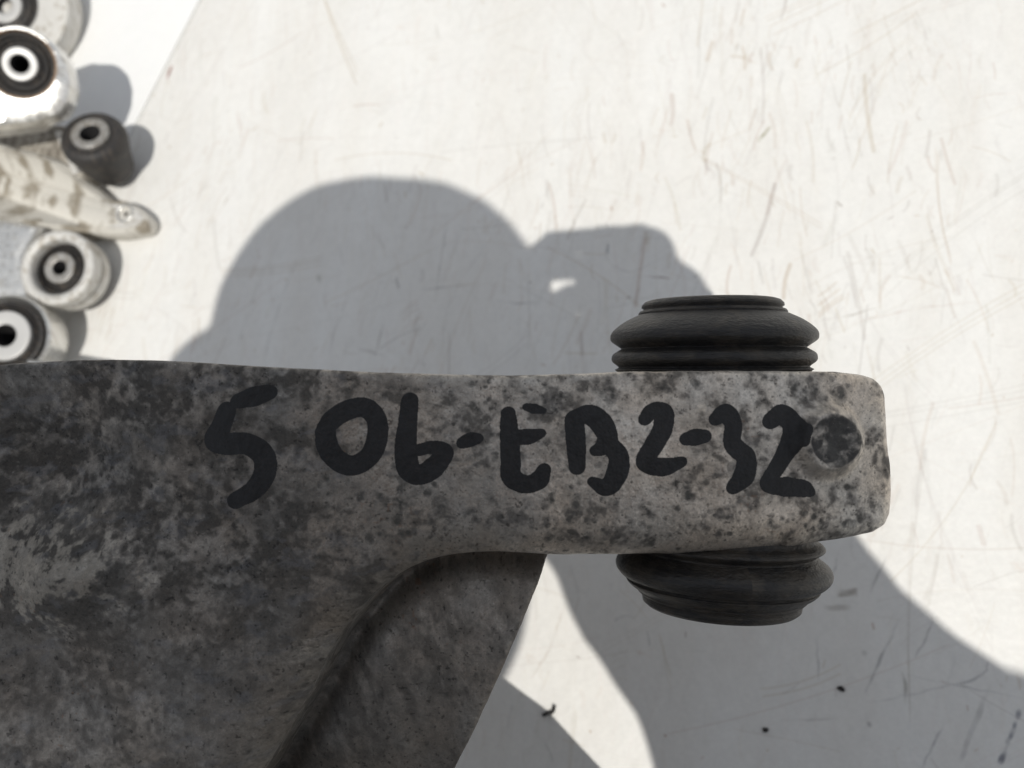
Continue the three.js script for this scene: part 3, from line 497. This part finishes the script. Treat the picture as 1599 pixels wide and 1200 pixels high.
// topmost in the picture: link end cut by the upper left corner
{
  const h = 0.036, o = tiltFrame(6, 8, h, 0.35), k = o.k, root = thing('link_end', 'pale round link end cut off by the top left corner of the picture', 'suspension link', o, HEAP);
  const body = mergeGeometries([ring(0.047, 0.0235, h - 0.02, h, 0.002), slab(outline(o, h, [[30, -62], [-320, -150], [-330, 60], [0, 70]]), h - 0.024, h - 0.006, 0.003), ring(0.044, 0.03, 0.0, h - 0.019, 0.002)].map((g) => g.index ? g.toNonIndexed() : g));
  part(root, 'link_body', body, bits.cast); bush(root, [0, 0], h, 0.03, 0.0235, 0.0125, 0.0055, bits.rubber, bits.white, 0.003);
}
// the large faceted link end
{
  const h = 0.08, o = tiltFrame(30, 99, h, 0.62), k = o.k, root = thing('link_end', 'large bright faceted link end with a big black bush, highest of the heap', 'suspension link', o, HEAP);
  const out = outline(o, h, [[-20, 42], [30, 40], [62, 50], [88, 70], [106, 100], [112, 132], [106, 160], [94, 176], [62, 189], [0, 196], [-300, 210], [-300, 30]]);
  const hub = faceted(out, 58.5 * k, h - 0.019, h, 0.0026);
  const under = faceted(outline(o, h - 0.02, [[-20, 56], [30, 48], [80, 76], [98, 130], [90, 176], [60, 200], [0, 208], [-300, 222], [-300, 36]]), 60 * k, h - 0.034, h - 0.0185, 0.002);
  part(root, 'link_body', hub, bits.bright); part(root, 'lower_flange', under, bits.cast);
  const rim = ring(59.5 * k, 55 * k, h - 0.019, h - 0.0006, 0.0006); part(root, 'rust_ring', rim, bits.rust);
  bush(root, [0, 0], h, 0.03, 55.5 * k, 29 * k, 14.5 * k, bits.rubber, bits.white, 0.0035);
}
// black bush standing beneath it
{
  const h = 0.043, o = baseAt(141, 209, h), root = thing('link_end', 'small dark rubber bush with grey sleeve, under the large faceted link end', 'suspension link', o, HEAP);
  const bushPart = new THREE.Group(); bushPart.name = 'bush_assembly'; root.add(bushPart); bushPart.position.set(0, h, 0);
  const cup = metric(new THREE.LatheGeometry([V2(0.0001, -0.038), V2(0.012, -0.038), V2(0.0145, -0.034), V2(0.017, -0.022), V2(0.0195, -0.013), V2(0.0208, -0.008), V2(0.0204, -0.004), V2(0.0188, -0.0012), V2(0.0165, -0.0002), V2(0.014, -0.0016), V2(0.0118, -0.0012)], 72));
  part(bushPart, 'rubber_bush', cup, bits.rubber);
  part(bushPart, 'steel_sleeve', ring(0.0122, 0.0062, -0.02, 0.0012, 0.001, 56), bits.steel);
  part(bushPart, 'bore', new THREE.LatheGeometry([V2(0.0001, -0.016), V2(0.0059, -0.016), V2(0.0059, 0.0), V2(0.0064, 0.001)], 40), bits.bore);
  bushPart.rotation.set(-0.22, 0, -0.28);
  part(root, 'link_body', slab(outline(o, 0.022, [[106, 196], [116, 232], [128, 270], [110, 284], [60, 268], [-300, 246], [-300, 170], [60, 190]]), 0.004, 0.022, 0.003), bits.dirty);
  part(root, 'web_rib', slab(outline(o, 0.0245, [[84, 205], [93, 203], [122, 266], [112, 272]]), 0.019, 0.0245, 0.0012), bits.cast);
}
// stained bracket with the pierced lug
{
  const h = 0.02, o = baseAt(195, 335, 0.012), root = thing('bracket', 'stained cream cast bracket with a pierced lug pointing right', 'bracket', o, HEAP);
  const out = spline([[-300, 200], [0, 232], [60, 252], [110, 262], [132, 272], [148, 290], [172, 310], [192, 312], [214, 322], [230, 340], [224, 356], [204, 362], [178, 366], [152, 366], [120, 368], [60, 372], [-60, 378], [-300, 380]], 120, false);
  const hole = at3(198, 335, 0.014, o);
  // a sheet of cast metal, thick at the left and thin at the lug
  const g = slab(outline(o, 0.014, out), 0, 0.014, 0.0035, [[hole[0], hole[1], 0.0052]]), p = g.attributes.position, left = at3(60, 320, 0.014, o)[0], right = at3(165, 335, 0.014, o)[0];
  for (let i = 0; i < p.count; i++) { const t = step(right, left, p.getX(i)); p.setY(i, p.getY(i) * (1 + 1.6 * t) + 0.0006 + 0.0012 * t * noise2(p.getX(i) * 120, p.getZ(i) * 120, 5)); }
  g.computeVertexNormals(); part(root, 'cast_plate', toCreasedNormals(g, 0.7), bits.mottled);
  const tip = slab(outline(o, 0.0148, spline([[158, 318], [178, 318], [196, 320], [214, 328], [223, 340], [216, 352], [196, 356], [168, 356], [154, 350], [150, 334]], 60, true).slice(0, -1)), 0.0135, 0.0152, 0.0006, [[hole[0], hole[1], 0.0052]]);
  part(root, 'lug', tip, bits.cast, 'machined pale pad round the hole');
  const eye = ring(0.0068, 0.0046, 0.004, 0.0164, 0.0007, 40); eye.translate(hole[0], 0, hole[1]); part(root, 'eyelet', eye, bits.bright);
  const plug = new THREE.CylinderGeometry(0.0047, 0.0047, 0.003, 24); plug.translate(hole[0], 0.006, hole[1]); part(root, 'hole_fill', plug, bits.dirty);
}
// round link end with the recessed bush
{
  const h = 0.022, o = tiltFrame(88, 417, h, 0.25, 0.012), k = o.k, root = thing('link_end', 'bright round link end with a recessed brown bush, below the lug bracket', 'suspension link', o, HEAP);
  const body = mergeGeometries([ring(58 * k, 41 * k, h - 0.0105, h, 0.002), ring(56 * k, 38 * k, 0.0, h - 0.011, 0.0022)].map((g) => g.toNonIndexed()));
  part(root, 'link_eye', body, bits.cast);
  const beam = slab(outline(o, h - 0.003, [[60, 352], [20, 340], [-300, 310], [-300, 470], [0, 500], [55, 482], [42, 440], [40, 400]]), 0.004, h - 0.002, 0.006); part(root, 'link_body', beam, bits.bright);
  bush(root, [-3 * k, -2 * k], h, 0.021, 41 * k, 24 * k, 10 * k, bits.rubber, bits.steel, 0.0075);
}
// link end with the white sleeve, just above the big arm
{
  const h = 0.026, o = tiltFrame(10, 525, h, 0.35, 0.016), k = o.k, root = thing('link_end', 'link end with white sleeve in black bush, against the edge of the big arm', 'suspension link', o, HEAP);
  const body = mergeGeometries([ring(69 * k, 56 * k, 0.002, h, 0.003), slab(outline(o, h - 0.002, [[-52, 452], [-300, 430], [-300, 640], [-46, 604]]), 0.004, h - 0.004, 0.005), slab(outline(o, 0.03, spline([[40, 560], [100, 566], [138, 572], [152, 586], [140, 602], [100, 606], [40, 600]], 40, false)), 0.014, 0.03, 0.003)].map((g) => g.index ? g.toNonIndexed() : g));
  part(root, 'link_body', body, bits.bright); bush(root, [0, 0], h, 0.022, 56.5 * k, 40 * k, 17 * k, bits.rubber, bits.white, 0.001);
}
// crumbs lying on the board
{
  const dark = new THREE.MeshStandardMaterial({ name: 'black_crumb', color: new THREE.Color(0.025, 0.023, 0.022), roughness: 0.8 });
  const o = onPlane(862, 1112), e = (px, py, h) => onPlane(px, py).sub(o).setY(h);
  const c1 = new THREE.CatmullRomCurve3([e(849, 1117, 0.0004), e(856, 1114, 0.0009), e(862, 1113, 0.0012), e(866, 1108, 0.0018), e(867, 1103, 0.0026)]);
  const tube = new THREE.TubeGeometry(c1, 24, 0.00095, 8), p = tube.attributes.position; for (let i = 0; i < p.count; i++) { const n = 1 + 0.5 * noise3(p.getX(i) * 900, p.getY(i) * 900, p.getZ(i) * 900); p.setY(i, Math.max(0.0001, p.getY(i) * n)); } tube.computeVertexNormals();
  const k = thing('crumb', 'tiny curled black flake on the edge of the shadow at the bottom', 'crumb', o); part(k, 'flake', tube, dark);
  for (const [px, py, s, label] of [[1196, 1140, 0.0011, 'tiny black speck on the shaded board right of the curled flake'], [1314, 1076, 0.0012, 'round black speck in the shade below the lower rubber boot']]) {
    const g = new THREE.IcosahedronGeometry(s, 2), q = g.attributes.position; for (let i = 0; i < q.count; i++) { const n = 1 + 0.4 * noise3(q.getX(i) * 1500, q.getY(i) * 1500 + px, q.getZ(i) * 1500); q.setXYZ(i, q.getX(i) * n * 1.3, q.getY(i) * n * 0.6, q.getZ(i) * n); } g.computeVertexNormals();
    const t = thing('crumb', label, 'crumb', onPlane(px, py).setY(s * 0.5)); part(t, 'grain', g, dark);
  }
}

// ---------------------------------------------------------------- the photographer, whose shadow lies over the arm and the board
{
  const person = thing('person', 'person in dark jacket bending over the table, casting the large head shadow', 'person', camPoint(0, 0, 0));
  person.quaternion.copy(QUAT);
  const J = (px, py, d) => caster(px, py, d);
  const head = J(563, 612, 0.2), neck = J(590, 740, 0.2), chest = J(582, 880, 0.2), shL = J(392, 672, 0.2), shR = J(680, 1980, 0.2);
  const elL = J(380, 940, 0.16), foL = J(855, 645, 0.07), wrL = J(885, 575, 0.04), elR = J(1440, 1390, 0.12), foR = J(1075, 850, 0.075), wrR = J(1103, 582, 0.05);
  const hip = new THREE.Vector3(0.1, -0.62, -0.36), knee = [], V = (x, y, z) => new THREE.Vector3(x, y, z);
  const down = (v, l) => v.clone().addScaledVector(nadir, l);
  const belly = V(-0.08, -0.49, 0.2), waist = V(0.08, -0.55, -0.22);
  const legs = [-1, 1].map((s) => { const h = hip.clone().add(V(s * 0.095, 0, 0)); const k = down(h, 0.32).add(V(0, 0.03, 0)); const a = down(k, 0.36); return [h, k, a]; });
  const cap = (a, ra, b, rb) => capsule(a.x, a.y, a.z, ra, b.x, b.y, b.z, rb);
  const torso = (g) => [cap(chest, 0.075 + g, shL, 0.062 + g), cap(chest, 0.075 + g, J(470, 1300, 0.2), 0.065 + g), cap(J(470, 1300, 0.2), 0.065 + g, shR, 0.066 + g), cap(J(430, 1100, 0.22), 0.085 + g, belly, 0.14 + g), ...[-0.13, 0, 0.14].map((o) => cap(belly.clone().add(V(o, 0, 0)), 0.13 + g, waist.clone().add(V(o, 0, 0)), 0.13 + g)), cap(waist, 0.14 + g, hip, 0.13 + g), cap(neck, 0.05 + g, chest, 0.06 + g)];  // belly and waist widened to block more sky from the board
  const sleevesAndBulk = (g) => [cap(shL, 0.06 + g, elL, 0.048 + g), cap(elL, 0.055 + g, foL, 0.043 + g), cap(foL, 0.043 + g, wrL, 0.03 + g), cap(shR, 0.075 + g, elR, 0.075 + g), cap(elR, 0.082 + g, foR, 0.056 + g), cap(J(1560, 1560, 0.26), 0.12 + g, elR, 0.08 + g), cap(J(1560, 1600, 0.26), 0.11 + g, belly.clone().add(V(0.12, -0.02, 0)), 0.1 + g), cap(foR, 0.056 + g, wrR, 0.034 + g)];  // besides the sleeves, unseen shoulder bulk added to darken the lower right
  const trousers = (g) => [cap(hip, 0.12 + g, hip.clone().add(V(0, 0.05, 0.02)), 0.12 + g), ...legs.flatMap(([h, k, a]) => [cap(h, 0.09 + g, k, 0.062 + g), cap(k, 0.062 + g, a, 0.05 + g)])];
  const union = (list, k) => (x, y, z) => { let d = 1; for (const f of list) d = smin(d, f(x, y, z), k); return d; };
  const box = (pts, m) => { const lo = [9, 9, 9], hi = [-9, -9, -9]; for (const p of pts) ['x', 'y', 'z'].forEach((a, i) => { lo[i] = Math.min(lo[i], p[a] - m); hi[i] = Math.max(hi[i], p[a] + m); }); return [lo, hi]; };
  const cloth = (c, n, seed) => new THREE.MeshStandardMaterial({ name: n, map: texture(256, 256, (i, j) => { const e = 1 + 0.25 * noise2(i, j, seed) + 0.15 * fbm(i / 20, j / 20, seed + 1, 3); return c.map((k) => k * e); }), roughness: 0.95 });
  const skin = new THREE.MeshStandardMaterial({ name: 'skin', color: new THREE.Color(0.5, 0.31, 0.22), roughness: 0.6 });
  const folds = (x, y, z) => 0.004 * noise3(x * 22, y * 22, z * 22) + 0.002 * noise3(x * 60, y * 60, z * 60);
  const jk = union([...torso(0.006), ...sleevesAndBulk(0.006)], 0.03), tr = union(trousers(0.004), 0.04);
  // head: skull, jaw, nose, ears, brow; it looks down at the camera it holds
  const face = V(0.05, 0.06, -1).normalize(), crown = V(0.1, 1, 0.25).addScaledVector(face, -V(0.1, 1, 0.25).dot(face)).normalize(), side = V(0, 0, 0).crossVectors(crown, face);
  const hp = (s, u, f) => head.clone().addScaledVector(side, s).addScaledVector(crown, u).addScaledVector(face, f);
  const skull = [cap(hp(0, 0.02, -0.025), 0.083, hp(0, 0.02, 0.015), 0.077), cap(hp(0, -0.03, 0.02), 0.058, hp(0, -0.085, 0.05), 0.036), cap(hp(0, 0.012, 0.092), 0.007, hp(0, -0.026, 0.106), 0.013), cap(hp(-0.03, 0.022, 0.076), 0.012, hp(0.03, 0.022, 0.076), 0.012), cap(hp(-0.016, -0.062, 0.08), 0.009, hp(0.016, -0.062, 0.08), 0.009)];
  const ears = [-1, 1].flatMap((s) => [cap(hp(s * 0.08, 0.016, -0.01), 0.012, hp(s * 0.078, -0.03, -0.004), 0.009)]);
  const neckB = [cap(hp(0, -0.06, -0.03), 0.055, neck, 0.055), cap(neck, 0.055, chest, 0.06)];
  const bodyF = union([...skull, ...ears, ...neckB, ...torso(-0.006), ...sleevesAndBulk(-0.006), ...trousers(-0.006)], 0.022);
  const all = [head, neck, chest, shL, shR, elL, elR, wrL, wrR, belly, hip, ...legs.flat()];
  const [blo, bhi] = box(all, 0.17);
  const bodyGeo = surface(blo, bhi, 0.012, bodyF);
  // hands: palm, four fingers, thumb, each finger a chain of its own
  function hand(palmA, palmB, rA, fingers) { const l = [cap(palmA, rA, palmB, 0.017)]; const fs = fingers.map((f) => f.slice(1).map((q, i) => cap(V(...f[i]), 0.0085 - 0.0006 * i, V(...q), 0.0085 - 0.0006 * (i + 1)))); return (x, y, z) => { let d = 1; for (const f of l) d = smin(d, f(x, y, z), 0.01); for (const f of fs) { let e = 1; for (const c of f) e = smin(e, c(x, y, z), 0.002); d = smin(d, e, 0.004); } return d; }; }
  // right hand round the grip side of the camera
  const rPalm = V(0.039, -0.016, 0.042);
  const right = hand(wrR, rPalm, 0.024, [[[0.034, -0.004, 0.047], [0.035, 0.001, 0.034], [0.031, 0.007, 0.018], [0.025, 0.009, 0.0155]], [[0.038, -0.008, 0.044], [0.0385, -0.008, 0.03], [0.037, 0.0, 0.017], [0.028, -0.001, 0.0145]], [[0.038, -0.018, 0.044], [0.041, -0.016, 0.03], [0.037, -0.013, 0.017], [0.028, -0.015, 0.0145]], [[0.037, -0.026, 0.044], [0.043, -0.025, 0.03], [0.037, -0.027, 0.018], [0.029, -0.028, 0.0155]], [[0.034, -0.024, 0.052], [0.026, -0.012, 0.057], [0.014, -0.004, 0.055]]]);
  // left hand pinches the other side; a little gap stays open between thumb and forefinger
  const lPalm = V(-0.034, -0.034, 0.036);
  const left = hand(wrL, lPalm, 0.024, [[[-0.039, -0.02, 0.036], [-0.039, -0.006, 0.034], [-0.031, 0.0, 0.03], [-0.012, 0.0004, 0.025]], [[-0.037, -0.018, 0.036], [-0.039, 0.0042, 0.03], [-0.027, 0.0145, 0.026], [-0.004, 0.0175, 0.022]], [[-0.02, -0.034, 0.034], [-0.012, -0.036, 0.024], [0.002, -0.036, 0.02], [0.01, -0.035, 0.017]], [[-0.024, -0.04, 0.034], [-0.014, -0.044, 0.026], [0.004, -0.043, 0.022], [0.024, -0.037, 0.019]], [[-0.031, -0.026, 0.042], [-0.018, -0.0193, 0.046], [0.003, -0.0193, 0.046]]]);
  const handGeo = [[right, [wrR, rPalm, V(0.01, 0.03, 0.005), V(0.055, -0.04, 0.065)]], [left, [wrL, lPalm, V(-0.045, 0.026, 0.01), V(0.015, -0.045, 0.05)]]].map(([f, pts]) => { const [lo, hi] = box(pts, 0.03); lo[2] = Math.max(lo[2], -0.003); return surface(lo, hi, 0.002, f); });
  const head2 = union([...skull, ...ears], 0.014), [hlo, hhi] = box([head], 0.15);
  const headGeo = surface(hlo, hhi, 0.0045, (x, y, z) => Math.max(head2(x, y, z), -0.001 + -0.0));
  part(person, 'body', mergeGeometries([bodyGeo, headGeo, ...handGeo]), skin);
  const hairF = union([cap(hp(-0.013, 0.028, -0.03), 0.099, hp(0.013, 0.028, -0.03), 0.099), cap(hp(-0.01, 0.032, 0.008), 0.09, hp(0.01, 0.032, 0.008), 0.09)], 0.01);
  const hair = surface(hlo, hhi, 0.004, (x, y, z) => { const p = V(x, y, z).sub(head), f = p.dot(face), u = p.dot(crown); return Math.max(hairF(x, y, z) + 0.0012 * noise3(x * 90, y * 90, z * 90), f - 0.045 - 0.5 * Math.max(0, u - 0.06), -0.03 - 0.3 * (0.05 + f) - u - 0.03); });
  part(person, 'hair', hair, new THREE.MeshStandardMaterial({ name: 'dark_hair', color: new THREE.Color(0.03, 0.022, 0.017), roughness: 0.7 }));
  for (const s of [-1, 1]) { const e = new THREE.SphereGeometry(0.0115, 24, 16); e.translate(...hp(s * 0.031, 0.006, 0.076).toArray()); part(person, 'eye', e, new THREE.MeshStandardMaterial({ name: 'eye_white', color: new THREE.Color(0.7, 0.68, 0.65), roughness: 0.2 })); }
  const [jlo, jhi] = box([chest, shL, shR, elL, elR, wrL, wrR, belly, hip, neck], 0.19);
  const nk = neck.clone().sub(chest).normalize(), cut = (p, q, c, t) => { const d = q.clone().sub(p).normalize(), o = p.clone().addScaledVector(d, p.distanceTo(q) - t); return (x, y, z) => Math.hypot(x - q.x, y - q.y, z - q.z) < 0.09 ? (x - o.x) * d.x + (y - o.y) * d.y + (z - o.z) * d.z : -1; };
  const cuffR = cut(foR, wrR, 0, -0.02), cuffL = cut(foL, wrL, 0, 0.01);
  part(person, 'jacket', surface(jlo, jhi, 0.008, (x, y, z) => Math.max(jk(x, y, z) + folds(x, y, z), cuffR(x, y, z), cuffL(x, y, z))), cloth([0.018, 0.02, 0.026], 'dark_jacket_cloth', 501));
  const [tlo, thi] = box([hip, ...legs.flat()], 0.15);
  part(person, 'trousers', surface(tlo, thi, 0.01, (x, y, z) => tr(x, y, z) + folds(x, y, z)), cloth([0.05, 0.055, 0.07], 'trouser_cloth', 511));
  for (const [, , a] of legs) { const toe = down(a, 0.035).add(V(0, 0.17, 0.04)), heel = down(a, 0.035), f = union([cap(heel, 0.045, toe, 0.038), cap(a, 0.05, heel, 0.045)], 0.02), [lo, hi] = box([toe, heel, a], 0.07); part(person, 'shoe', surface(lo, hi, 0.006, f), new THREE.MeshStandardMaterial({ name: 'shoe_leather', color: new THREE.Color(0.03, 0.028, 0.026), roughness: 0.6 })); }

  // the compact camera in its hands, behind the viewpoint
  const cam = thing('compact_camera', 'small black compact camera held over the arm, seen only by its shadow', 'camera', camPoint(0, 0, 0)); cam.quaternion.copy(QUAT);
  const black = new THREE.MeshStandardMaterial({ name: 'black_plastic', color: new THREE.Color(0.03, 0.03, 0.032), roughness: 0.5 });
  const bs = new THREE.Shape(), bw = 0.026, bh = 0.0285, br = 0.0125; bs.moveTo(-bw + br, -bh); bs.lineTo(bw - br, -bh); bs.quadraticCurveTo(bw, -bh, bw, -bh + br); bs.lineTo(bw, bh - 0.02); bs.quadraticCurveTo(bw, bh - 0.001, bw - 0.02, bh); bs.lineTo(-bw + br, bh); bs.quadraticCurveTo(-bw, bh, -bw, bh - br); bs.lineTo(-bw, -bh + br); bs.quadraticCurveTo(-bw, -bh, -bw + br, -bh);
  const bodyG = new THREE.ExtrudeGeometry(bs, { depth: 0.016, bevelEnabled: true, bevelThickness: 0.002, bevelSize: 0.0015, bevelOffset: -0.0015, bevelSegments: 3, curveSegments: 16 }); bodyG.translate(0.0145, -0.006, 0.026); part(cam, 'camera_body', bodyG, black);
  const lens = new THREE.LatheGeometry([V2(0.0065, 0.002), V2(0.011, 0.0015), V2(0.012, 0.0025), V2(0.0122, 0.012), V2(0.0142, 0.0122), V2(0.0143, 0.0245), V2(0.006, 0.0245)], 64); lens.rotateX(Math.PI / 2); part(cam, 'lens_barrel', lens, new THREE.MeshStandardMaterial({ name: 'lens_metal', color: new THREE.Color(0.12, 0.12, 0.12), roughness: 0.35, metalness: 0.6 }));
  const scr = new RoundedBoxGeometry(0.04, 0.03, 0.002, 3, 0.0008); scr.translate(0.0125, -0.007, 0.0452); part(cam, 'screen', scr, new THREE.MeshStandardMaterial({ name: 'dark_screen', color: new THREE.Color(0.02, 0.02, 0.022), roughness: 0.1 }));
  const btn = new THREE.CylinderGeometry(0.005, 0.005, 0.003, 32); btn.translate(0.02, 0.0222, 0.034); part(cam, 'shutter_button', btn, black);
}

renderer.render(scene, camera);
